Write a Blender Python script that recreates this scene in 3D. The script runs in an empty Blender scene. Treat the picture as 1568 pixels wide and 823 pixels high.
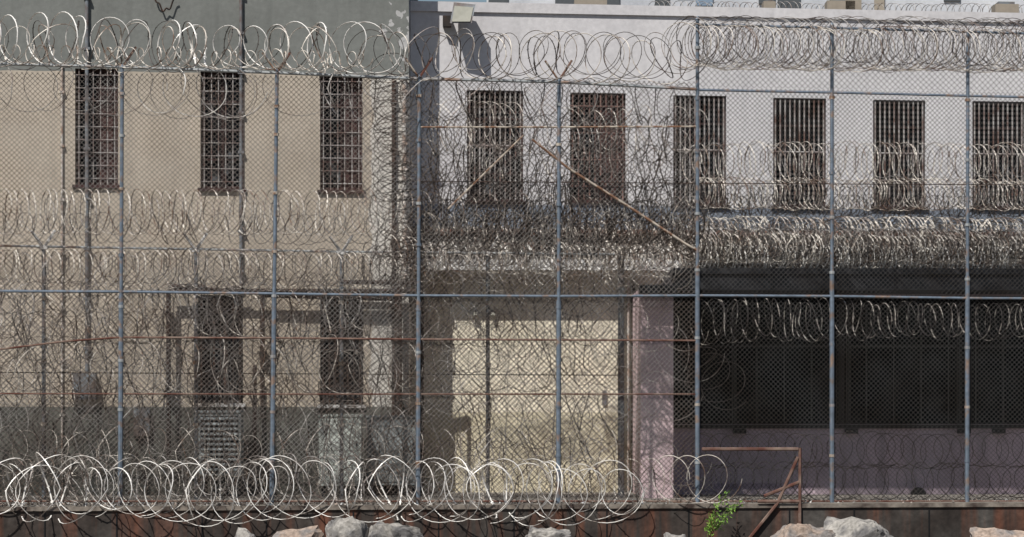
import bpy, math, random
import numpy as np
from mathutils import Vector, noise
random.seed(7); rng=np.random.RandomState(5)
K=22/1568/70; CX=784; HZ=620; ZC=2.13; CAMY=-70
sc=bpy.context.scene
# ------------------------------------------------ survey helpers (wall / fence lines: y = d0-70 + s*x)
class Pl:
    def __init__(s,d0,sl=0.0): s.d0=d0; s.s=sl
    def pt(s,px,py,off=0):
        a=(px-CX)*K; d=(s.d0-off)/(1-s.s*a)
        return Vector((a*d,d+CAMY,ZC-(py-HZ)*K*d))
    def x(s,px): return s.pt(px,0).x
    def z(s,px,py): return s.pt(px,py).z
    def y(s,x,off=0): return s.d0-off+CAMY+s.s*x
    def at(s,x,z,off=0): return Vector((x,s.y(x,off),z))
FRONT=Pl(70,0.14); INNER=Pl(74,0.10); BEIGE=Pl(77.6,0.12); CREAM=Pl(79.2,0.0)
WHITE=Pl(78.9,0.16); PORCH=Pl(77,0.05); CAN=Pl(73.9,0.05); WING=Pl(74.2,0.0)
# ------------------------------------------------ materials
def mat(name,col,rough=0.8,metal=0.0,col2=None,scale=1.0,lo=0.4,hi=0.65,streak=None,fine=0.12,bump=0.0,spec=0.3,zones=(),fscale=9,slo=0.5,shi=0.78,grime=0.0):
    m=bpy.data.materials.new(name); m.use_nodes=True; nt=m.node_tree; N=nt.nodes; L=nt.links
    b=N['Principled BSDF']; b.inputs['Roughness'].default_value=rough; b.inputs['Metallic'].default_value=metal
    b.inputs['Specular IOR Level'].default_value=spec
    tc=N.new('ShaderNodeTexCoord')
    rgb=N.new('ShaderNodeRGB'); rgb.outputs[0].default_value=(*col,1); src=rgb.outputs[0]
    def nz(sc_,detail=6,vec=None):
        n=N.new('ShaderNodeTexNoise'); n.inputs['Scale'].default_value=sc_; n.inputs['Detail'].default_value=detail
        L.new(vec or tc.outputs['Object'],n.inputs['Vector']); return n.outputs['Fac']
    def rmp(f,a,b_,o0=0.0,o1=1.0):
        r=N.new('ShaderNodeMapRange'); r.inputs[1].default_value=a; r.inputs[2].default_value=b_
        r.inputs[3].default_value=o0; r.inputs[4].default_value=o1; r.clamp=True
        L.new(f,r.inputs[0]); return r.outputs[0]
    def mix(f,a,c,blend='MIX'):
        x=N.new('ShaderNodeMix'); x.data_type='RGBA'; x.blend_type=blend
        if isinstance(f,float): x.inputs[0].default_value=f
        else: L.new(f,x.inputs[0])
        L.new(a,x.inputs[6])
        if isinstance(c,tuple): x.inputs[7].default_value=(*c,1)
        else: L.new(c,x.inputs[7])
        return x.outputs[2]
    if col2: src=mix(rmp(nz(scale),lo,hi),src,col2)
    def svec(a,bz):
        mp=N.new('ShaderNodeMapping'); mp.inputs['Scale'].default_value=(a,a,bz); L.new(tc.outputs['Object'],mp.inputs['Vector']); return mp.outputs[0]
    if streak: src=mix(rmp(nz(1.3,7,svec(2.2,.12)),slo,shi),src,streak)
    if zones:
        sp=N.new('ShaderNodeSeparateXYZ'); L.new(tc.outputs['Object'],sp.inputs[0])
        wob=rmp(nz(1.5,8),0.2,.8,-1,1)
        for ax,th,sign,c,wamp in zones:
            if ax=='peel':   # flaked paint near the block corner, upper storey only
                mu=N.new('ShaderNodeMath'); mu.operation='MULTIPLY_ADD'; L.new(rmp(nz(2.6,9),.3,.7,-1,1),mu.inputs[0]); mu.inputs[1].default_value=wamp
                L.new(sp.outputs[0],mu.inputs[2]); ml=N.new('ShaderNodeMath'); ml.operation='MULTIPLY'
                L.new(rmp(mu.outputs[0],th-.01,th+.01),ml.inputs[0]); L.new(rmp(sp.outputs[2],9.9,9.95),ml.inputs[1]); src=mix(ml.outputs[0],src,c); continue
            mu=N.new('ShaderNodeMath'); mu.operation='MULTIPLY_ADD'; L.new(wob,mu.inputs[0]); mu.inputs[1].default_value=wamp
            L.new(sp.outputs[ax],mu.inputs[2])
            f=rmp(mu.outputs[0],th-0.01,th+0.01) if sign>0 else rmp(mu.outputs[0],th-0.01,th+0.01,1,0)
            src=mix(f,src,c)
    def mul(f,src):
        cb=N.new('ShaderNodeCombineColor'); [L.new(f,cb.inputs[i]) for i in range(3)]
        return mix(1.0,src,cb.outputs[0],'MULTIPLY')
    if grime:
        src=mul(rmp(nz(.55,8),.35,.7,1,1-grime),src); src=mul(rmp(nz(1.0,8,svec(3.5,.1)),.5,.8,1,1-grime),src)
    if fine: src=mul(rmp(nz(fscale,8),0.25,0.75,1-fine,1+fine*0.5),src)
    if bump:
        bn=N.new('ShaderNodeBump'); bn.inputs['Strength'].default_value=bump; bn.inputs['Distance'].default_value=0.03
        L.new(nz(6,10),bn.inputs['Height']); L.new(bn.outputs[0],b.inputs['Normal'])
    L.new(src,b.inputs['Base Color']); return m
M={}
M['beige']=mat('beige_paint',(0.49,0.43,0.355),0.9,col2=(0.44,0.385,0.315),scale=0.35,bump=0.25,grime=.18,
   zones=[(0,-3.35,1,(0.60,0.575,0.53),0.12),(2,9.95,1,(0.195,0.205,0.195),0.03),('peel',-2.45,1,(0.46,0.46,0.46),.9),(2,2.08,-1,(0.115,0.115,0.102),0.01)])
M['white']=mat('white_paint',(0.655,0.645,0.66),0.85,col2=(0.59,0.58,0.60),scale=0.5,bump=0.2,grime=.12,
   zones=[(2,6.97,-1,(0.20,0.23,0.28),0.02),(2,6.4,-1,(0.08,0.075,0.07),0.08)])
M['cream']=mat('cream_paint',(0.82,0.76,0.62),0.85,col2=(0.76,0.70,0.56),scale=0.7,bump=0.15,grime=.14,
   zones=[(2,1.95,-1,(0.64,0.58,0.43),0.01)])
M['pink']=mat('pink_paint',(0.74,0.57,0.60),0.85,col2=(0.66,0.51,0.54),scale=0.8,bump=0.15,grime=.15)
M['pink_shade']=mat('shaded_pink_paint',(0.48,0.385,0.44),0.85,col2=(0.40,0.33,0.38),scale=0.9,streak=(0.28,0.235,0.265),bump=0.1)  # pink wall again, its shade put into a darker purple colour
M['trim']=mat('pale_trim',(0.50,0.50,0.50),0.7,col2=(0.24,0.20,0.17),scale=2.5,lo=0.5,hi=0.7)
M['fascia']=mat('dark_fascia',(0.012,0.014,0.018),0.7,col2=(0.03,0.03,0.034),scale=3)
M['roof']=mat('roof_felt',(0.06,0.055,0.05),0.95,col2=(0.11,0.09,0.07),scale=1.5)
M['concrete']=mat('yard_concrete',(0.30,0.28,0.25),0.95,col2=(0.2,0.18,0.16),scale=1.2,bump=0.3)
M['shore']=mat('shore_dirt',(0.12,0.10,0.08),0.95,col2=(0.2,0.18,0.15),scale=0.8,bump=0.6)
M['seawall']=mat('rusty_seawall',(0.06,0.048,0.042),0.85,col2=(0.13,0.12,0.11),scale=0.8,lo=0.5,hi=0.7,streak=(0.17,0.072,0.045),slo=0.47,shi=0.66,bump=0.5,fine=0.4,grime=.5)
M['cap']=mat('seawall_cap',(0.24,0.21,0.18),0.9,col2=(0.05,0.035,0.03),scale=2.2,fine=0.4,bump=0.5)
M['post']=mat('galvanised_post',(0.16,0.20,0.25),0.55,0.3,col2=(0.26,0.19,0.15),scale=5,lo=0.52,hi=0.66,fine=0.35)
M['railm']=mat('galvanised_rail',(0.34,0.36,0.37),0.6,0.2,col2=(0.27,0.17,0.12),scale=1.6,lo=0.52,hi=0.68,fine=0.3)
M['rustrail']=mat('rusty_rail',(0.11,0.045,0.033),0.85,col2=(0.22,0.16,0.13),scale=3,fine=0.3)
M['brace']=mat('brace_rail',(0.44,0.39,0.33),0.8,col2=(0.20,0.11,0.07),scale=5,lo=0.46,hi=0.58,fine=0.35)
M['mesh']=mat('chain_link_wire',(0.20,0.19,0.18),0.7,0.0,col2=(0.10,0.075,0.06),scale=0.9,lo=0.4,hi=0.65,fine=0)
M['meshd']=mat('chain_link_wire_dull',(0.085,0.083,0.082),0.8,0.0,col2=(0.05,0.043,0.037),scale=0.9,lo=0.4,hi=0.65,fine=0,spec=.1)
M['mesh2']=mat('chain_link_wire_old',(0.09,0.075,0.065),0.7,0.1,col2=(0.15,0.135,0.13),scale=0.7,fine=0)
M['wire']=mat('bright_razor_tape',(0.86,0.84,0.80),0.4,0.05,col2=(0.30,0.25,0.22),scale=2.6,lo=0.53,hi=0.68,fine=0.15,spec=0.6)  # galvanised tape, brightness of sunlit coils put into the colour
M['wireg']=mat('grey_razor_tape',(0.42,0.40,0.38),0.5,0.15,col2=(0.13,0.09,0.075),scale=2.2,lo=0.44,hi=0.62,fine=0.2,spec=0.5)
M['wired']=mat('dark_razor_tape',(0.085,0.072,0.065),0.6,0.2,col2=(0.04,0.028,0.024),scale=2.2,fine=0.2,spec=0.5)  # rusty brown, with the shade of unlit coils mixed into the colour
M['wirek']=mat('shade_black_razor_tape',(0.022,0.018,0.017),0.7,0.0,col2=(0.035,0.026,0.022),scale=2.2,fine=0.2,spec=0.2)  # near-black base puts shade into coils that stand in the sun
M['wirer']=mat('weathered_razor_tape',(0.74,0.69,0.62),0.5,0.05,col2=(0.16,0.10,0.07),scale=2.4,lo=0.46,hi=0.61,fine=0.2)
M['wirep']=mat('glint_razor_tape',(0.55,0.51,0.46),0.5,0.0,col2=(0.03,0.024,0.022),scale=3.6,lo=0.42,hi=0.49,fine=0.2)  # pale patches are sun glints painted into the colour, dark between them
M['bars']=mat('window_bars',(0.42,0.40,0.39),0.7,col2=(0.16,0.10,0.085),scale=4,fine=0.2)
M['barsr']=mat('rusty_window_bars',(0.24,0.15,0.13),0.8,col2=(0.10,0.055,0.05),scale=4,fine=0.2)
M['redframe']=mat('rust_red_frame',(0.065,0.034,0.032),0.8,col2=(0.035,0.024,0.024),scale=3)
M['glass']=mat('dark_glass',(0.007,0.008,0.010),0.15,col2=(0.02,0.02,0.022),scale=1.6,lo=0.45,hi=0.7,fine=0,bump=0.25,spec=0.04)
M['black']=mat('black_frame',(0.008,0.008,0.009),0.6,fine=0)
M['clut']=mat('stored_clutter',(0.035,0.037,0.04),0.8,col2=(0.012,0.012,0.012),scale=3)
M['pipeg']=mat('grey_pipe',(0.18,0.20,0.22),0.6,0.1,col2=(0.13,0.10,0.09),scale=4)
M['pipel']=mat('pale_pipe',(0.5,0.48,0.45),0.6,col2=(0.3,0.2,0.15),scale=5)
M['pipeb']=mat('dark_pipe',(0.028,0.024,0.022),0.8,col2=(0.07,0.04,0.03),scale=4)
M['ac']=mat('ac_cabinet',(0.28,0.31,0.32),0.6,col2=(0.23,0.25,0.25),scale=1.5)
M['acg']=mat('ac_cabinet_pale',(0.58,0.63,0.59),0.6,col2=(0.50,0.54,0.51),scale=1.2)
M['acd']=mat('ac_grille',(0.03,0.035,0.04),0.7)
M['lampg']=mat('lamp_glass',(0.30,0.30,0.26),0.25,fine=0.1)
M['rock']=mat('granite',(0.42,0.40,0.37),0.9,col2=(0.19,0.185,0.185),scale=2.6,lo=0.42,hi=0.58,fine=0.5,bump=1,fscale=14,grime=.4)
M['rock2']=mat('tan_granite',(0.42,0.33,0.27),0.9,col2=(0.27,0.25,0.24),scale=2.4,lo=0.42,hi=0.58,fine=0.5,bump=1,fscale=14,grime=.4)
M['leaf']=mat('leaf',(0.22,0.38,0.06),0.6,col2=(0.07,0.16,0.03),scale=9)
M['stem']=mat('stem',(0.12,0.14,0.05),0.8)
M['bgw']=mat('far_white',(0.6,0.62,0.66),0.8,col2=(0.4,0.42,0.46),scale=0.3)
M['bgb']=mat('far_blue',(0.20,0.27,0.36),0.6); M['bgd']=mat('far_dark',(0.08,0.09,0.10),0.8); M['bgt']=mat('far_tan',(0.32,0.28,0.23),0.8)
M['hill']=mat('hill',(0.10,0.12,0.08),0.95,col2=(0.16,0.15,0.10),scale=0.02)
# ------------------------------------------------ mesh builder
class MB:
    def __init__(s): s.v=[];s.f=[];s.m=[];s.mats=[];s.n=0
    def mi(s,k):
        if k not in s.mats: s.mats.append(k)
        return s.mats.index(k)
    def add(s,V,F,k):
        o=s.n; s.v.append(np.array([tuple(p) for p in V],dtype=float).reshape(-1,3)); s.n+=len(V)
        i=s.mi(k)
        for f in F: s.f.append(tuple(a+o for a in f)); s.m.append(i)
    def quad(s,a,b,c,d,k): s.add([a,b,c,d],[(0,1,2,3)],k)
    def hexa(s,P,k): s.add(P,[(0,3,2,1),(4,5,6,7),(0,1,5,4),(1,2,6,5),(2,3,7,6),(3,0,4,7)],k)
    def box(s,x0,x1,y0,y1,z0,z1,k):
        s.hexa([(x0,y0,z0),(x1,y0,z0),(x1,y1,z0),(x0,y1,z0),(x0,y0,z1),(x1,y0,z1),(x1,y1,z1),(x0,y1,z1)],k)
    def pbox(s,pl,x0,x1,z0,z1,o0,o1,k):
        a=pl.at
        s.hexa([a(x0,z0,o0),a(x1,z0,o0),a(x1,z0,o1),a(x0,z0,o1),a(x0,z1,o0),a(x1,z1,o0),a(x1,z1,o1),a(x0,z1,o1)],k)
    def cyl(s,a,b,r,k,n=6,r2=None,cap=True):
        a=Vector(a);b=Vector(b);t=(b-a).normalized(); u=t.cross(Vector((0,1,0)))
        if u.length<0.1:u=t.cross(Vector((1,0,0)))
        u.normalize(); w=t.cross(u); r2=r if r2 is None else r2
        V=[a+(u*math.cos(2*math.pi*i/n)+w*math.sin(2*math.pi*i/n))*r for i in range(n)]+[b+(u*math.cos(2*math.pi*i/n)+w*math.sin(2*math.pi*i/n))*r2 for i in range(n)]
        F=[(i,(i+1)%n,(i+1)%n+n,i+n) for i in range(n)]
        if cap and n>3: F+=[tuple(range(n))[::-1],tuple(range(n,2*n))]
        s.add(V,F,k)
    def obj(s,name,parent=None,smooth=False):
        me=bpy.data.meshes.new(name); V=np.concatenate(s.v) if s.v else np.zeros((0,3))
        me.from_pydata(V.tolist(),[],s.f)
        for k in s.mats: me.materials.append(M[k])
        me.polygons.foreach_set('material_index',s.m)
        if smooth: me.polygons.foreach_set('use_smooth',[True]*len(s.f))
        me.update(); o=bpy.data.objects.new(name,me); sc.collection.objects.link(o); o.parent=parent; return o
def empty(name):
    o=bpy.data.objects.new(name,None); sc.collection.objects.link(o); return o
# ------------------------------------------------ walls with real openings
def holed(mb,pl,x0,x1,z0,z1,holes,dep,k,kr=None):
    xs=sorted({x0,x1,*[h[0] for h in holes],*[h[1] for h in holes]}); zs=sorted({z0,z1,*[h[2] for h in holes],*[h[3] for h in holes]})
    for i in range(len(xs)-1):
        for j in range(len(zs)-1):
            cx=(xs[i]+xs[i+1])/2; cz=(zs[j]+zs[j+1])/2
            if any(h[0]<cx<h[1] and h[2]<cz<h[3] for h in holes): continue
            mb.quad(pl.at(xs[i],zs[j]),pl.at(xs[i+1],zs[j]),pl.at(xs[i+1],zs[j+1]),pl.at(xs[i],zs[j+1]),k)
    for a,b,c,d in holes:
        A=pl.at
        for p,q in (((a,c),(b,c)),((b,c),(b,d)),((b,d),(a,d)),((a,d),(a,c))):
            mb.quad(A(*p),A(*q),A(*q,-dep),A(*p,-dep),kr or k)
def window(pl,h,dep,parent,nb,nh,frame='redframe',bar='bars',split=None,bt=0.018,fill=None):
    a,b,c,d=h; g=MB(); g.quad(pl.at(a,c,-dep+.004),pl.at(b,c,-dep+.004),pl.at(b,d,-dep+.004),pl.at(a,d,-dep+.004),'glass')
    fw=0.06
    for x0,x1,z0,z1 in ((a,a+fw,c,d),(b-fw,b,c,d),(a+fw,b-fw,c,c+fw),(a+fw,b-fw,d-fw,d)): g.pbox(pl,x0,x1,z0,z1,-dep+.08,-dep+.01,frame)
    if split:
        for t in split: xm=a+(b-a)*t; g.pbox(pl,xm-.03,xm+.03,c+fw,d-fw,-dep+.07,-dep+.01,frame)
    for t in (0.25,0.5,0.75): zm=c+(d-c)*t; g.pbox(pl,a+fw,b-fw,zm-.02,zm+.02,-dep+.06,-dep+.012,frame)
    if fill:
        x0=a+(b-a)*fill[0]; x1=a+(b-a)*fill[1]; g.pbox(pl,x0,x1,c+fw,d-fw,-dep+.03,-dep+.012,'redframe')
    if random.random()<.7:
        for _ in range(5):
            x=random.uniform(a+.1,b-.3); z=c+random.uniform(.06,.5)*(d-c)*.5; g.pbox(pl,x,x+random.uniform(.08,.2),z,z+random.uniform(.1,.35),-dep+.02+random.random()*.008,-dep+.008,random.choice(['clut','bgd','clut']))
    g.obj('glazing',parent)
    g=MB()
    for i in range(nb):
        x=a+(b-a)*(i+0.5)/nb+random.uniform(-.004,.004); g.cyl(pl.at(x,c,-.05),pl.at(x,d,-.05),bt,bar,5)
    for j in range(nh):
        z=c+(d-c)*(j+0.5)/nh; g.cyl(pl.at(a,z,-.03),pl.at(b,z,-.03),bt*0.9,bar,5)
    g.obj('bars',parent)
    g=MB(); g.pbox(pl,a-.06,b+.06,c-.08,c-.002,.07,-.05,'redframe' if frame=='redframe' else 'trim'); g.obj('sill',parent)
def rect(pl,px0,px1,py0,py1):
    return (pl.x(px0),pl.x(px1),pl.z(px0,py1),pl.z(px0,py0))
B=empty('beige_prison_block'); pl=BEIGE
up=[rect(pl,115,181,105,283),rect(pl,307,373,110,288),rect(pl,490,555,115,291)]
low=[rect(pl,303,372,452,618),rect(pl,490,556,452,620)]
xr=pl.x(626); xl=-26.0
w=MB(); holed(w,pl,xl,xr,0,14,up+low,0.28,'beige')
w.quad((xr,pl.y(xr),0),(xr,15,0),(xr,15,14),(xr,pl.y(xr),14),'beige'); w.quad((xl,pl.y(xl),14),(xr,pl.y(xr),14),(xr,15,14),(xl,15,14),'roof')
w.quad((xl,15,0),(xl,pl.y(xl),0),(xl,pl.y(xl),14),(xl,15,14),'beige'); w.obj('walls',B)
for i,h in enumerate(up): window(pl,h,0.28,B,6,9,split=(0.5,),fill=(0.55,0.93) if i!=1 else None,bt=.013)
for h in low: window(pl,h,0.28,B,7,3,frame='black',bar='pipeb',bt=.018)
g=MB()
for px,r,k,p0,p1 in ((133,.045,'pipeg',-40,572),(95,.025,'pipel',100,760),(369,.04,'pipeg',-40,446),(603,.05,'pipeb',120,700),(619,.05,'pipel',120,440)):
    a=pl.pt(px,p0,r+.03); b=pl.pt(px,p1,r+.03); g.cyl(a,(a.x,a.y,max(b.z,0)),r,k,8)
    for t in range(8):
        z=a.z+(max(b.z,0)-a.z)*(t+.5)/8; g.box(a.x-r-.03,a.x+r+.03,a.y-r-.012,a.y+r+.02,z-.03,z+.03,k)
g.obj('conduits',B)
g=MB(); x0,x1=pl.x(112),pl.x(148); g.pbox(pl,x0,x1,pl.z(130,612),pl.z(130,572),.22,.01,'pipeg'); g.pbox(pl,x0+.03,x1-.03,pl.z(130,609),pl.z(130,575),.235,.22,'pipeg')
g.pbox(pl,pl.x(206),pl.x(230),pl.z(220,668),pl.z(220,624),.15,.01,'pipeg')
g.obj('electrical_boxes',B)
g=MB(); last=None
for i in range(25):
    t=i/24; q=pl.pt(236+t*34,-6+22*math.sin(t*math.pi)+3*math.sin(t*20),.12)
    if last: g.cyl(last,q,.02,'pipeb',4)
    last=q
g.obj('loose_cable',B)
CR=CREAM; zt=CR.z(800,402); wx0,wx1=WING.x(981),WING.x(1031)
W=empty('white_prison_block'); pl=WHITE
ws=[rect(pl,715,801,138,307),rect(pl,873,958,142,306),rect(pl,1031,1112,146,313),rect(pl,1184,1265,150,315),rect(pl,1337,1417,153,316),rect(pl,1489,1569,155,316),rect(pl,1641,1721,157,317)]
xa=xr+.003; xb=19.0; ztop=pl.z(800,13)
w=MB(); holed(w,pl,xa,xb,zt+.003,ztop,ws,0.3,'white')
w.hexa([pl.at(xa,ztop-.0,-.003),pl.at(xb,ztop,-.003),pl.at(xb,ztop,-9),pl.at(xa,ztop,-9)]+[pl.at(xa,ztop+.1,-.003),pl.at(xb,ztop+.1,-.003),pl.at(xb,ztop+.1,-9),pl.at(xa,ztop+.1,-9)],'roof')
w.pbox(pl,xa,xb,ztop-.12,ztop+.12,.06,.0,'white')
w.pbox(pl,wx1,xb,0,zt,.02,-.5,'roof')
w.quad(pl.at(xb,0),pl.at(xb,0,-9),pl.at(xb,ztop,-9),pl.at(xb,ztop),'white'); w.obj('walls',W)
for i,h in enumerate(ws): window(pl,h,0.3,W,11 if i!=1 else 10,1 if i!=1 else 4,split=(0.5,),fill=(0.5,0.94) if i==1 else None,bar='bars' if i!=1 else 'barsr',bt=.02)
g=MB(); a=pl.at(pl.x(650),pl.z(640,357),.25); b=pl.at(xb,pl.z(1100,357),.25); g.cyl(a,b,.09,'rustrail',8); g.cyl(a+Vector((0,-.1,-.3)),b+Vector((0,-.1,-.3)),.06,'pipeb',8)
for t in range(18):
    p=a.lerp(b,t/17); g.box(p.x-.04,p.x+.04,p.y-.05,p.y+.2,p.z-.5,p.z-.02,'rustrail')
g.obj('steam_pipe',W)
g=MB()
for px,hh,ww_ in ((1290,.25,.35),(1309,.3,.2),(1545,.25,.3),(1180,.2,.15),(905,.15,.4)):
    x=pl.x(px); g.pbox(pl,x-ww_,x+ww_,ztop+.13,ztop+.13+hh,-.3,-1,'bgt'); g.pbox(pl,x-ww_*.7,x+ww_*.7,ztop+.13+hh,ztop+.2+hh,-.4,-.9,'pipeg')
g.obj('roof_vents',W)
C=empty('cream_annex'); pl=CREAM
xL=xr+.004; xR=pl.x(1075)
w=MB(); holed(w,pl,xL,xR,0,zt-.2,[],.1,'cream'); w.obj('walls',C)
w=MB(); w.box(xL+.02,pl.x(1040),8.42,16,zt-.18,zt,'roof')
w.box(xL+.02,pl.x(1040),8.37,8.418,zt-.22,zt+.03,'trim')
w.obj('roof',C)
g=MB()
for px,r,k in ((953,.05,'pipeg'),(962,.03,'pipel'),(970,.05,'pipeb'),(979,.04,'pipel'),(646,.05,'pipeb')):
    a=pl.pt(px,430,.12); g.cyl(a,(a.x,a.y,0.0),r,k,8)
for px in (728,755):
    a=pl.pt(px,480,.02); g.cyl(a,a+Vector((0,-.10,0)),.08,'pipeg',10); g.cyl(a+Vector((0,-.10,0)),a+Vector((0,-.16,-.08)),.055,'lampg',10)
g.pbox(pl,pl.x(922),pl.x(929),pl.z(921,620),pl.z(921,598),.06,.01,'pipeg')
g.obj('wall_fittings',C)
P=empty('pink_annex'); pl=PORCH
xe=18.9
zc0=CAN.z(1200,444); zc1=CAN.z(1200,413)
w=MB(); w.box(wx0,wx1,WING.d0-70,9.1,0,zc0+.05,'pink'); w.box(wx0-.05,wx1+.05,WING.d0-70.5,WING.d0-70.003,zc0-.1,zc0+.1,'fascia')
wh=(wx1+.15,xe-.2,pl.z(1200,650),pl.z(1200,452))
holed(w,pl,wx1+.002,xe,0,zc0+.05,[wh],0.2,'pink_shade'); w.box(xe,xe+.3,3.9,16,0,zc0,'pink'); w.obj('walls',P)
w=MB(); a=CAN.at
w.hexa([a(wx1-.05,zc0),a(xe+.6,zc0),a(xe+.6,zc0,-14),a(wx1-.05,zc0,-14),a(wx1-.05,zc1),a(xe+.6,zc1),a(xe+.6,zc1,-14),a(wx1-.05,zc1,-14)],'fascia')
w.pbox(CAN,wx1-.08,xe+.62,zc1-.10,zc1+.03,.06,.0,'fascia'); w.obj('canopy',P)
g=MB(); g.quad(pl.at(wh[0],wh[2],-.2),pl.at(wh[1],wh[2],-.2),pl.at(wh[1],wh[3],-.2),pl.at(wh[0],wh[3],-.2),'glass')
for px in (1125,1290,1300,1470,1483,1640):
    x=pl.x(px); g.pbox(pl,x-.05,x+.05,wh[2],wh[3],-.05,-.19,'black')
for py in (530,): z=pl.z(1200,py); g.pbox(pl,wh[0],wh[1],z-.03,z+.03,-.08,-.18,'black')
g.pbox(pl,wh[0]-.1,wh[1],wh[2]-.1,wh[2]-.003,.10,-.1,'black')
for px in (1132,1303,1475,1528): x=pl.x(px); g.pbox(pl,x-.15,x+.15,wh[2]-.22,wh[2]-.103,.25,.01,'black')
for px in range(1160,1660,42): x=pl.x(px); g.pbox(pl,x-.012,x+.012,wh[2],wh[3],-.12,-.17,'black')
g.obj('porch_window',P)
g=MB(); a=pl.pt(1405,757,.1); g.cyl(a+Vector((0,-.3,0)),a,.17,'black',12); g.obj('drain_outlet',P)
# ------------------------------------------------ grounds, seawall
g=MB(); g.quad((-900,-400,-1.6),(900,-400,-1.6),(900,1200,-1.6),(-900,1200,-1.6),'shore'); g.obj('ground')
g=MB(); F=FRONT
g.hexa([F.at(-30,-1.7,.18),F.at(22,-1.7,.18),(22,60,-1.7),(-30,60,-1.7),F.at(-30,0,.18),F.at(22,0,.18),(22,60,0),(-30,60,0)],'concrete'); g.obj('yard_pavement')
g=MB(); g.pbox(F,-30,22,-1.7,-.10,.42,.183,'seawall'); g.pbox(F,-30,22,-.098,-.01,.46,.1845,'cap')
for px in range(-200,1800,126):
    x=F.x(px)+random.uniform(-.3,.3); g.pbox(F,x-.015,x+.015,-1.7,-.14,.435,.421,'black')
g.obj('seawall')
g=MB()
for i in range(3400):
    x=random.uniform(-13,6.5) if i%4 else random.uniform(-13,14); o=random.uniform(-1.4,.44); s_=random.uniform(.012,.055); p=F.at(x,s_*.4-.01 if o>.18 else s_*.4,o)
    g.add([p+Vector((random.uniform(-s_,s_),random.uniform(-s_,s_),random.uniform(-s_*.4,s_))) for _ in range(4)],[(0,1,2),(0,2,3),(0,3,1),(1,3,2)],random.choice(['cap','trim','rock','rock2','pipel','pipeb']))
g.obj('gravel')
# ------------------------------------------------ fences
def clip(L0,z0,L1,z1,c,sg):
    pts=[]
    for s_ in (L0,L1):
        z=c+sg*s_
        if z0<=z<=z1: pts.append((s_,z))
    for z in (z0,z1):
        s_=(z-c)*sg
        if L0<s_<L1: pts.append((s_,z))
    return pts[:2] if len(pts)>=2 else None
def chain(pl,x0,x1,z0,z1,pitch,r,k,parent,off=0.0):
    g=MB(); 
    for sg in (1,-1):
        cs=np.arange(z0-max(sg*x0,sg*x1)-.01,z1-min(sg*x0,sg*x1),pitch)
        for c in cs:
            p=clip(x0,z0,x1,z1,c,sg)
            if p and abs(p[0][0]-p[1][0])>.02:
                if p[0][0]>p[1][0]: p=p[::-1]   # every wire runs left to right, so all tubes face the same way
                A=pl.at(p[0][0],p[0][1],off+sg*r*.6); Bq=pl.at(p[1][0],p[1][1],off+sg*r*.6)
                n=5; last=A
                for q in range(1,n+1):
                    t=q/n; Q=A.lerp(Bq,t)
                    if q<n: Q=Q+Vector((math.sin(Q.z*1.7+Q.x)*.010,math.sin(Q.x*2.1+Q.z*1.3)*.02,math.sin(Q.x*1.9)*.012))
                    g.cyl(last,Q,r,k,4,cap=False); last=Q
    return g.obj('chain_link_mesh',parent,smooth=True)
def rail(mb,pl,pts,r,k,off=0.0):
    P_=[pl.pt(px,py,off) for px,py in pts]
    for a,b in zip(P_,P_[1:]): mb.cyl(a,b,r,k,7)
FF=empty('tall_chain_link_fence')
posts=[(-46,98),(187,104),(424,112),(642,120),(856,124),(1068,30),(1274,40),(1482,48),(1690,56)]
bots=[-50,184,416,640,855,1068,1274,1481,1690]
g=MB()
for (px,py),bx in zip(posts,bots):
    a=FRONT.pt(px,py); b=FRONT.pt(bx,768); b.z=0
    mid=a.lerp(b,.52); g.cyl(a,mid,.040,'post',8); g.cyl(mid,b,.052,'post',8)
    g.cyl(a,a+Vector((0,0,.07)),.055,'post',8,r2=.02)
    for t in (0.06,.16,.29,.41,.53,.66,.78,.9):
        t+=random.uniform(-.02,.02); q=a.lerp(b,t); g.cyl(q+Vector((0,0,.03)),q-Vector((0,0,.03)),.062,random.choice(['railm','post','brace']),8)
g.obj('posts',FF)
g=MB()
for (px,py) in posts[:5]:
    a=FRONT.pt(px,py)
    g.cyl(a,a+Vector((-.30,-.12,.42)),.024,'brace',5); g.cyl(a,a+Vector((.28,.12,.45)),.028,'rustrail',5)
g.obj('outrigger_arms',FF)
g=MB()
rail(g,FRONT,[(-46,97),(187,103),(424,112),(642,121),(856,126),(1068,137)],.034,'railm')
rail(g,FRONT,[(1068,138),(1274,142),(1482,147),(1690,152)],.028,'post')
rail(g,FRONT,[(1068,38),(1274,43),(1482,49),(1690,55)],.028,'post')
rail(g,FRONT,[(-46,446),(187,447),(416,450),(642,453),(856,454),(1068,453),(1274,454),(1482,457),(1690,458)],.03,'post',)
rail(g,FRONT,[(-46,541),(100,523),(184,517),(416,518),(642,520),(856,521),(1068,522)],.022,'rustrail')
rail(g,FRONT,[(-46,603),(416,604),(1068,604)],.017,'rustrail')
rail(g,FRONT,[(642,195),(856,195),(1068,194)],.020,'brace')
rail(g,FRONT,[(642,278),(1068,281),(1690,284)],.010,'pipeb')
rail(g,FRONT,[(870,258),(960,315),(1050,374),(1068,384)],.030,'brace'); rail(g,FRONT,[(815,214),(870,258)],.026,'brace')
rail(g,FRONT,[(802,207),(686,320)],.018,'brace'); 
rail(g,FRONT,[(-46,768),(416,768),(1068,768),(1690,768)],.02,'rustrail')
g.obj('rails',FF)
x5=FRONT.x(1068)
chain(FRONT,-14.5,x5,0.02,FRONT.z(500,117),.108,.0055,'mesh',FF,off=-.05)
chain(FRONT,x5,14.5,0.02,FRONT.z(1270,137),.105,.0048,'meshd',FF,off=-.05)
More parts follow.
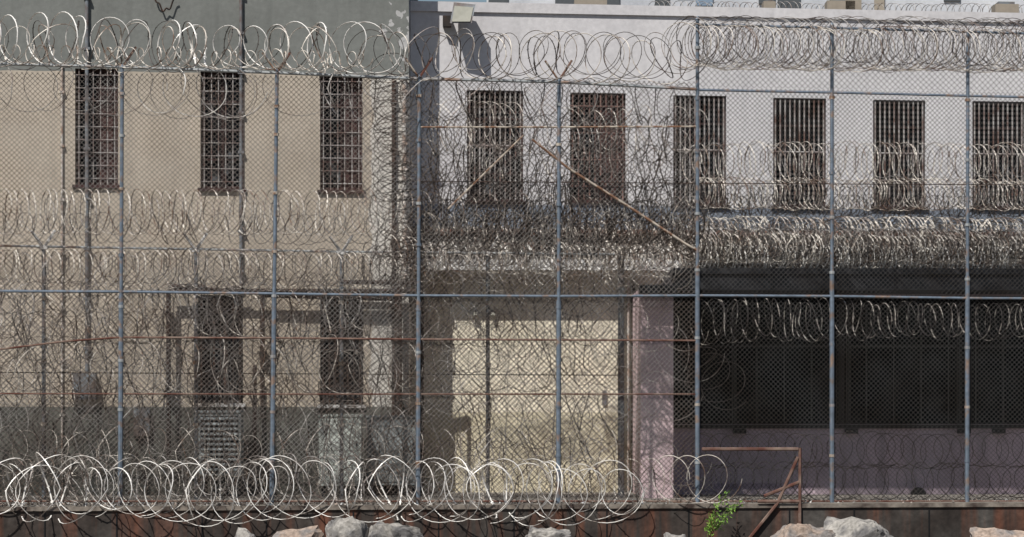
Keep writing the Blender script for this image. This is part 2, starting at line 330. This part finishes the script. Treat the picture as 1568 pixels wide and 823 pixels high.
chain(FRONT,x5,14.5,FRONT.z(1270,137)+.01,FRONT.z(1270,44),.125,.0042,'meshd',FF,off=-.05)
IF=empty('inner_chain_link_fence')
ip=[(-170,375),(67,380),(300,384),(523,388),(747,390),(951,392)]
g=MB()
for px,py in ip:
    a=INNER.pt(px,py); b=Vector((a.x,a.y,0)); g.cyl(a,b,.045 if px<900 else .075,'pipeg',8)
    g.cyl(a,a+Vector((-.26,-.1,.38)),.034,'trim',5); g.cyl(a,a+Vector((.24,.1,.40)),.034,'trim',5); g.box(a.x-.09,a.x+.09,a.y-.06,a.y+.06,a.z-.03,a.z+.05,'trim')
    for t in (.2,.45,.7): q=a.lerp(b,t); g.cyl(q+Vector((0,0,.04)),q-Vector((0,0,.04)),.07,'brace',8)
g.obj('posts_and_brackets',IF)
g=MB(); rail(g,INNER,[(p,q-2) for p,q in ip],.028,'railm'); rail(g,INNER,[(-170,570),(951,575)],.012,'pipeb')
g.obj('rails',IF)
chain(INNER,INNER.x(-170),INNER.x(951),.03,INNER.z(500,388),.135,.005,'mesh2',IF)
# ------------------------------------------------ razor tape coils
def coil(pl,p0,p1,Rpx,pitchpx,w,th,k,off=0.0,irr=.10,dw=.2,seg=28,barb=1,flip=.12,pj=.35,ln=.2):
    a=np.array(pl.pt(*p0,off)); b=np.array(pl.pt(*p1,off)); dm=np.linalg.norm(b-a); A=(b-a)/dm
    sc_=K*(pl.d0-off); R=Rpx*sc_; pitch=pitchpx*sc_; n=max(2,int(dm/pitch))
    vert=abs(A[2])>.8; Z=np.array([1,0,0.]) if vert else np.array([0,0,1.]); Nn=np.cross(A,Z); Nn/=np.linalg.norm(Nn); Z=np.cross(Nn,A)
    T=n*seg; t=np.arange(T+1)/seg
    def sm(amp,st=1.0):
        m=int(n/st)+3; return np.interp(t,np.arange(m)*st,rng.uniform(-amp,amp,m))
    m=n+3; sgn=np.where(rng.uniform(0,1,m)<flip,-1,1)*w; sgn=sgn+rng.uniform(-dw,dw,m)
    ww=np.clip(np.interp(t,np.arange(m),sgn),-.98,.98)
    r=R*(1+sm(irr,1.0)+sm(irr*.6,3.1)); c=np.cos(2*np.pi*t); s=np.sin(2*np.pi*t)
    lean=sm(ln,1.0)
    ctr=a+np.outer(np.clip(t*pitch+sm(pitch*pj,1.0)+sm(pitch*pj*1.6,3.3),0,dm),A)+np.outer(sm(R*irr*.9,2.3),[0,0,1])
    rad=np.outer(c*ww+s*lean,A)+np.outer(c*np.sqrt(1-ww**2),Nn)+np.outer(s,Z)
    P_=ctr+rad*r[:,None]
    Tn=np.gradient(P_,axis=0); Tn/=np.linalg.norm(Tn,axis=1)[:,None]+1e-9
    n2=np.cross(Tn,rad); n2/=np.linalg.norm(n2,axis=1)[:,None]+1e-9
    n1=np.cross(n2,Tn)
    V_=np.stack([P_+n2*th,P_+n1*th*.6,P_-n2*th,P_-n1*th*.6],1).reshape(-1,3); Fc=[]
    for i in range(T):
        o=i*4
        for j in range(4): Fc.append((o+j,o+(j+1)%4,o+4+(j+1)%4,o+4+j))
    base=len(V_); extra=[]
    if barb:
        L=th*1.0+.016
        for i in range(0,T,2):
            p=P_[i]; d=Tn[i]*th*1.0
            q=[p-d+n2[i]*th*.3,p+n2[i]*L+d*.9,p+n2[i]*L*.9-d*1.3, p+d-n2[i]*th*.3,p-n2[i]*L-d*.9,p-n2[i]*L*.9+d*1.3]
            e=base+len(extra); extra+=q; Fc+= [(e,e+1,e+2),(e+3,e+4,e+5)]
    Vt=np.vstack([V_,np.array(extra)]) if extra else V_
    me=bpy.data.meshes.new('razor_wire_coil'); me.from_pydata(Vt.tolist(),[],Fc); me.materials.append(M[k])
    o=bpy.data.objects.new('razor_wire_coil',me); sc.collection.objects.link(o); return o
F_=FRONT; I_=INNER
# tall fence, crown
coil(F_,(-60,60),(575,74),37,34,.8,.0175,'wire',irr=.12,dw=.28,flip=.12,pj=.45)
coil(F_,(-60,68),(575,80),32,44,.8,.013,'wirer',off=.15,irr=.18,dw=.3,pj=.5)
coil(F_,(-60,64),(575,78),35,48,.5,.011,'wired',off=-.3,irr=.2,dw=.4)
coil(F_,(-60,84),(575,92),14,18,.6,.012,'wirer',off=.1,irr=.2,dw=.3)
coil(F_,(-60,138),(575,143),36,46,.85,.011,'wireg',off=-.1,irr=.18,dw=.3,pj=.6); coil(F_,(190,140),(420,142),35,60,.85,.014,'wire',off=-.1,irr=.1)
coil(F_,(560,82),(1068,88),37,30,.8,.012,'wired',irr=.16,dw=.35,pj=.5); coil(F_,(560,86),(1068,92),36,40,.82,.0155,'wirer',irr=.14,dw=.3,pj=.5); coil(F_,(575,78),(1068,86),36,60,.88,.013,'wireg',off=.2,irr=.2)
coil(F_,(575,150),(1068,160),33,22,.7,.010,'wired',off=-.2,dw=.3); coil(F_,(640,162),(1000,166),34,46,.88,.012,'wireg',irr=.2)
coil(F_,(1045,66),(1640,72),39,9,.72,.011,'wireg',flip=0); coil(F_,(1045,72),(1640,80),32,12,.75,.013,'wirer',off=.1,flip=0); coil(F_,(1060,60),(1640,68),36,20,.8,.012,'wired',off=-.2,flip=0)
coil(F_,(1000,16),(1640,22),14,9,.6,.010,'wireg',off=-10.2,flip=0)
coil(F_,(590,110),(585,330),34,18,.7,.010,'wireg',off=-1.2); coil(F_,(600,100),(600,330),30,22,.7,.010,'wired',off=-1.0)
coil(F_,(610,150),(612,430),34,15,.7,.010,'wired',off=-1.6); coil(F_,(628,240),(628,440),26,14,.7,.010,'wired',off=-1.3)
for y,R,p,k,th in ((195,34,24,'wirer',.010),(205,34,16,'wired',.011),(222,34,20,'wireg',.010),(255,38,15,'wired',.011),(245,36,28,'wirer',.009),(275,34,18,'wired',.010),(300,36,12,'wired',.012),(310,30,11,'wired',.012),(335,30,8,'wired',.014),(352,26,9,'wirer',.011),(326,28,18,'wirer',.010),(362,22,8,'wired',.012)):
    coil(F_,(640,y),(1068,y+5),R,p,.6,th,k,off=-.9-random.random(),dw=.3,irr=.16,pj=.6)
coil(F_,(640,346),(1068,350),24,8,.6,.014,'wired',off=-2.0)
# inner fence crown
coil(I_,(-170,322),(640,326),33,14,.42,.0125,'wirer',flip=0,dw=.15,irr=.07); coil(I_,(-170,330),(640,334),27,26,.55,.010,'wireg',off=.1,flip=0)
coil(I_,(-170,350),(640,352),22,22,.7,.010,'wired',off=.1)
coil(I_,(-170,410),(640,414),27,14,.5,.0115,'wirer',off=.1,flip=0,dw=.2,irr=.08); coil(I_,(-170,420),(1030,424),32,30,.8,.010,'wireg',off=.2); coil(I_,(-170,405),(640,410),26,24,.7,.010,'wired',off=.25)
coil(I_,(600,388),(1040,402),24,9,.6,.012,'wirer',off=.2); coil(I_,(590,378),(1040,388),26,10,.6,.012,'wired'); coil(I_,(640,410),(1040,420),22,16,.6,.011,'wirer',off=.4)
coil(I_,(600,440),(1040,446),24,12,.7,.009,'wireg',off=.2); coil(I_,(560,400),(680,430),30,12,.6,.011,'wired',off=.3); coil(I_,(450,440),(660,450),24,14,.6,.010,'wired',off=.3)
for y,R,p,k,th in ((487,35,22,'wired',.010),(478,33,30,'wirer',.011),(452,26,20,'wired',.010),(505,34,34,'wireg',.010),(530,38,30,'wired',.009),(560,42,28,'wired',.010),(575,38,50,'wirer',.010),(600,42,38,'wireg',.009),(640,42,32,'wired',.010),(655,42,30,'wireg',.010),(692,36,28,'wirer',.010),(705,34,22,'wired',.010)):
    coil(I_,(-170,y),(950,y+3),R,p,.8,th,k,off=.5+random.random()*.6,irr=.2,flip=.25,dw=.3,pj=.6)
for y,R,p,k,th in ((470,36,26,'wireg',.010),(515,38,26,'wired',.011),(585,40,28,'wired',.011),(560,38,36,'wirer',.010),(625,40,26,'wired',.011),(675,36,24,'wired',.011)):
    coil(I_,(-170,y),(660,y+3),R,p,.75,th,k,off=.4+random.random(),irr=.2,flip=.25,dw=.3,pj=.6)
coil(I_,(620,500),(1060,505),38,44,.85,.009,'wirer',off=1.5,irr=.2)
coil(I_,(620,540),(1090,545),42,34,.85,.008,'wireg',off=1.5,irr=.2); coil(I_,(640,640),(960,645),42,38,.85,.008,'wired',off=1.7,irr=.2); coil(I_,(640,600),(1080,605),40,52,.85,.009,'wireg',off=1.8,irr=.25)
# roof of the pink annex
RF=Pl(76,0.08)
coil(RF,(1060,252),(1640,252),31,13,.5,.012,'wirer',off=-1,flip=0); coil(RF,(1060,245),(1640,248),26,26,.7,.010,'wireg',off=-1.3)
coil(RF,(1060,296),(1640,300),23,8,.55,.013,'wirer',off=-1,flip=0); coil(RF,(1060,318),(1640,322),20,9,.6,.012,'wired',off=-1.5); coil(RF,(1060,306),(1640,310),22,12,.6,.012,'wired',off=-1.5)
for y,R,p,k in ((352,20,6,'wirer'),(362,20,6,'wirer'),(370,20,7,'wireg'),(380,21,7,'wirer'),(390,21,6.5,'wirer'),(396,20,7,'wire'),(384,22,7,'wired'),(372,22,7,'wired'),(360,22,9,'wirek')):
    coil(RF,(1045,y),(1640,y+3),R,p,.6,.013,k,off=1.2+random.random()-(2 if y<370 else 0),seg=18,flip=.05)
coil(RF,(850,360),(1060,362),22,7,.6,.013,'wirer',off=0); coil(RF,(650,366),(1060,372),20,8,.6,.012,'wirer',off=0); coil(RF,(900,386),(1060,390),20,7,.6,.013,'wirer',off=.5); coil(RF,(640,392),(1060,398),18,9,.6,.012,'wire',off=.8)
# hanging under the canopy edge
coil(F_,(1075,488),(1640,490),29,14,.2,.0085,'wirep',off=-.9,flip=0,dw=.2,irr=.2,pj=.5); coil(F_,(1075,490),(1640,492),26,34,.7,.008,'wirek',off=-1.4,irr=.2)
coil(F_,(1068,560),(1120,600),36,20,.8,.009,'wired',off=-1)
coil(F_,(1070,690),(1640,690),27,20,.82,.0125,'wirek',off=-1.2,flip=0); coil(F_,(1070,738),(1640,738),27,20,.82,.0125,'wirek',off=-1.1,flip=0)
# foot of the tall fence
coil(F_,(-60,750),(1000,752),41,36,.82,.0145,'wire',off=.75,irr=.26,flip=.22,dw=.35,pj=.7,ln=.3); coil(F_,(-60,738),(1020,738),35,28,.8,.011,'wirer',off=-.5,irr=.2,dw=.3)
coil(F_,(-60,754),(1030,742),38,44,.82,.0145,'wire',off=.4,irr=.3,flip=.22,dw=.35,pj=.8,ln=.3); coil(F_,(640,705),(1060,705),38,50,.9,.010,'wireg',off=-.4,irr=.2); coil(F_,(-60,745),(1060,745),38,34,.8,.010,'wired',off=.3,irr=.25,dw=.3)
coil(F_,(1010,735),(1125,733),39,30,.9,.013,'wirer',off=.5,irr=.06,flip=0,dw=.06,pj=.2,ln=.08)
coil(F_,(-60,735),(640,735),32,36,.7,.012,'wireg',off=.2,irr=.3,dw=.4,pj=.8)
# ------------------------------------------------ air conditioners
def ac(pl,px0,px1,py0,py1,off,kf,louv,depth=.9):
    E=empty('air_conditioner'); a=pl.pt(px0,py1,off); b=pl.pt(px1,py0,off); g=MB(); g.box(a.x,b.x,a.y,a.y+depth,max(a.z,.25),b.z,kf)
    g.box(a.x-.03,b.x+.03,a.y-.03,a.y+depth+.03,b.z,b.z+.05,kf)
    for x in (a.x+.06,b.x-.14): g.box(x,x+.08,a.y+.1,a.y+depth-.1,0,max(a.z,.25),'acd')
    g.obj('cabinet',E); g=MB(); n=11
    zz0=max(a.z,.25)+.08; zz1=b.z-.08
    if louv:
        g.box(a.x+.06,b.x-.06,a.y-.004,a.y-.002,zz0,zz1,'acd')
        for i in range(n):
            z=zz0+(zz1-zz0)*(i+.5)/n; g.hexa([(a.x+.06,a.y-.06,z-.035),(b.x-.06,a.y-.06,z-.035),(b.x-.06,a.y-.005,z+.0),(a.x+.06,a.y-.005,z+.0),(a.x+.06,a.y-.06,z-.015),(b.x-.06,a.y-.06,z-.015),(b.x-.06,a.y-.005,z+.03),(a.x+.06,a.y-.005,z+.03)],kf)
    else:
        g.box(a.x+.05,b.x-.05,a.y-.02,a.y-.002,(zz0+zz1)/2+.02,zz1,kf); g.box(a.x+.05,b.x-.05,a.y-.02,a.y-.002,zz0,(zz0+zz1)/2-.02,kf); g.box(b.x-.12,b.x-.09,a.y-.05,a.y-.021,(zz0+zz1)/2+.1,(zz0+zz1)/2+.25,'acd')
    g.obj('louvres' if louv else 'panels',E)
ac(BEIGE,304,369,632,728,1.3,'ac',True); ac(BEIGE,488,553,638,752,1.6,'acg',False); ac(BEIGE,562,640,640,752,1.0,'ac',False)
g=MB(); pb=BEIGE
def pp(l,r): 
    q=[pb.pt(x,y,.35) for x,y in l]
    for a,b in zip(q,q[1:]): g.cyl(a,b,r,'pipeb',8)
pp([(258,700),(258,446),(640,446)],.055); pp([(300,620),(300,452)],.045); pp([(402,640),(402,452),(600,458)],.055); pp([(258,440),(300,438),(340,446),(372,440)],.06); pp([(610,690),(610,440)],.09); pp([(525,432),(640,434),(640,620)],.05)
pp([(390,560),(390,700)],.05); pp([(345,500),(345,620)],.04)
for px,py in ((258,480),(258,600),(402,540),(610,520),(610,600)):
    a=pb.pt(px,py,.35); g.box(a.x-.12,a.x+.08,a.y,a.y+.33,a.z-.03,a.z+.03,'pipeb')
g.obj('process_pipework')
E=empty('floodlight'); a=WHITE.pt(702,22,.42); S=.9; g=MB()
g.hexa([a+Vector(v)*S for v in ((-.22,-.35,-.28),(.36,-.35,-.28),(.30,.2,-.12),(-.16,.2,-.12),(-.12,-.15,.30),(.46,-.15,.24),(.34,.3,.22),(-.1,.3,.24))],'pipeg')
g.box(a.x-.38,a.x-.18,a.y+.1,a.y+.44,a.z-.28,a.z-.02,'pipeb'); g.obj('housing',E)
g=MB(); g.hexa([a+Vector(v)*S for v in ((-.17,-.375,-.24),(.32,-.375,-.24),(.32,-.355,-.25),(-.17,-.355,-.25),(-.1,-.20,.2),(.4,-.20,.16),(.4,-.17,.16),(-.1,-.17,.2))],'lampg'); g.obj('lens',E)
g=MB(); q=lambda x,y,o=.35:FRONT.pt(x,y,o)
for l in ([(1075,688),(1222,688)],[(1225,686),(1225,806)],[(1222,700),(1190,772),(1148,824)],[(1160,768),(1225,768)],[(1170,760),(1225,738)]):
    for A_,B_ in zip(l,l[1:]): g.cyl(q(*A_,.48),q(*B_,.48),.036,'rustrail',6)
g.obj('rusty_railing')
def boulder(px0,px1,pyt,off,k,seed):
    import bmesh
    r=random.Random(seed); a=FRONT.pt(px0,pyt,off); b=FRONT.pt(px1,pyt,off); rx=(b.x-a.x)/2; cx=(a.x+b.x)/2; zt=a.z; zb=-1.65; rz=(zt-zb)/2
    bm=bmesh.new()
    for _ in range(18):
        v=Vector((r.gauss(0,1),r.gauss(0,1),r.gauss(0,1))).normalized(); v=Vector([math.copysign(abs(c)**.6,c) for c in v])
        bm.verts.new((v.x*rx*r.uniform(.85,1.15),v.y*rx*.8,v.z*rz*r.uniform(.7,1.05)))
    bmesh.ops.convex_hull(bm,input=bm.verts)
    for v in [v for v in bm.verts if not v.link_faces]: bm.verts.remove(v)
    bmesh.ops.triangulate(bm,faces=bm.faces[:]); bmesh.ops.subdivide_edges(bm,edges=bm.edges[:],cuts=7,use_grid_fill=True)
    for v in bm.verts:
        n=noise.fractal(v.co*3.2+Vector((seed,0,0)),.7,2,7); v.co+=v.co.normalized()*n*.09
    zm=max(v.co.z for v in bm.verts)
    me=bpy.data.meshes.new('boulder'); bm.to_mesh(me); bm.free(); me.materials.append(M[k]); o=bpy.data.objects.new('boulder',me); o.location=(cx,a.y,zt-zm); sc.collection.objects.link(o)
for i,(a,b,c,k) in enumerate([(350,398,808,'rock'),(390,510,805,'rock2'),(495,575,790,'rock'),(552,655,798,'rock'),(805,885,805,'rock'),(1010,1062,815,'rock'),(1180,1290,801,'rock2'),(1240,1362,792,'rock'),(1482,1590,808,'rock2'),(200,300,832,'rock'),(650,800,838,'rock2'),(880,1010,836,'rock'),(1080,1180,840,'rock'),(1360,1480,834,'rock'),(-60,120,836,'rock'),(90,210,838,'rock2')]):
    boulder(a,b,c,2.2+(i%3)*.5,k,i*3+1)
g=MB(); base=FRONT.pt(1082,832,1.0)
for br in range(6):
    p=base.copy(); d=Vector((random.uniform(.0,.65),random.uniform(-.2,.2),1)).normalized(); ln=random.uniform(.6,1.2)
    for st in range(10):
        q2=p+d*ln/10; g.cyl(p,q2,.008,'stem',4); d=(d+Vector((random.uniform(-.12,.24),random.uniform(-.15,.15),.02))).normalized(); p=q2
        if st>2:
            for _ in range(8):
                c=p+Vector([random.gauss(0,.05) for _ in range(3)]); u=Vector([random.gauss(0,1) for _ in range(3)]).normalized()*.045; v=u.cross(Vector([random.gauss(0,1) for _ in range(3)])).normalized()*.015
                g.add([c-u,c+v,c+u,c-v],[(0,1,2,3)],'leaf')
g.obj('green_sapling')
D=empty('distant_building'); PD=Pl(140)
g=MB(); g.box(PD.x(745),40,70,85,-1.6,23,'bgw'); x=PD.x(748)
while x<39:
    wd=random.uniform(.2,1.1); z0=18.5+random.random()*1.6; g.box(x,x+wd,69.9,69.99,z0,z0+random.uniform(.8,2.5),random.choice(['bgb','bgd','bgw','bgb','bgt','bgd'])); x+=wd+random.uniform(.1,.8)
g.obj('facade',D)
g=MB(); 
hv=[]; n=60
for i in range(n): hv.append((-600+i*1200/(n-1),520,-2)); hv.append((-600+i*1200/(n-1),560,25+12*noise.noise(Vector((i*.17,0,0)))))
g.add(hv,[(2*i,2*i+2,2*i+3,2*i+1) for i in range(n-1)],'hill'); g.obj('hills')
# ------------------------------------------------ light
az=math.radians(28); el=math.radians(52)
to=Vector((-math.sin(az)*math.cos(el),-math.cos(az)*math.cos(el),math.sin(el)))
L=bpy.data.lights.new('sun','SUN'); L.energy=5.0; L.angle=math.radians(.53); L.color=(1,.955,.89)
lo=bpy.data.objects.new('sun',L); lo.rotation_euler=to.to_track_quat('Z','Y').to_euler(); sc.collection.objects.link(lo)
wd=bpy.data.worlds.new('World'); sc.world=wd; wd.use_nodes=True; nt=wd.node_tree; sk=nt.nodes.new('ShaderNodeTexSky'); sk.sky_type='NISHITA'; sk.sun_disc=False
sk.sun_elevation=el; sk.sun_rotation=math.atan2(to.x,to.y)
nt.links.new(sk.outputs[0],nt.nodes['Background'].inputs[0]); nt.nodes['Background'].inputs[1].default_value=.06
# ------------------------------------------------ camera
c=bpy.data.cameras.new('camera'); co=bpy.data.objects.new('camera',c); sc.collection.objects.link(co); sc.camera=co
co.location=(0,CAMY,ZC); co.rotation_euler=(math.radians(90),0,0); c.sensor_width=36; c.lens=36/(1568*K); c.shift_y=(HZ-411.5)/1568; c.clip_end=3000; c.clip_start=.5
sc.view_settings.view_transform='Standard'; sc.view_settings.look='None'; sc.view_settings.exposure=0
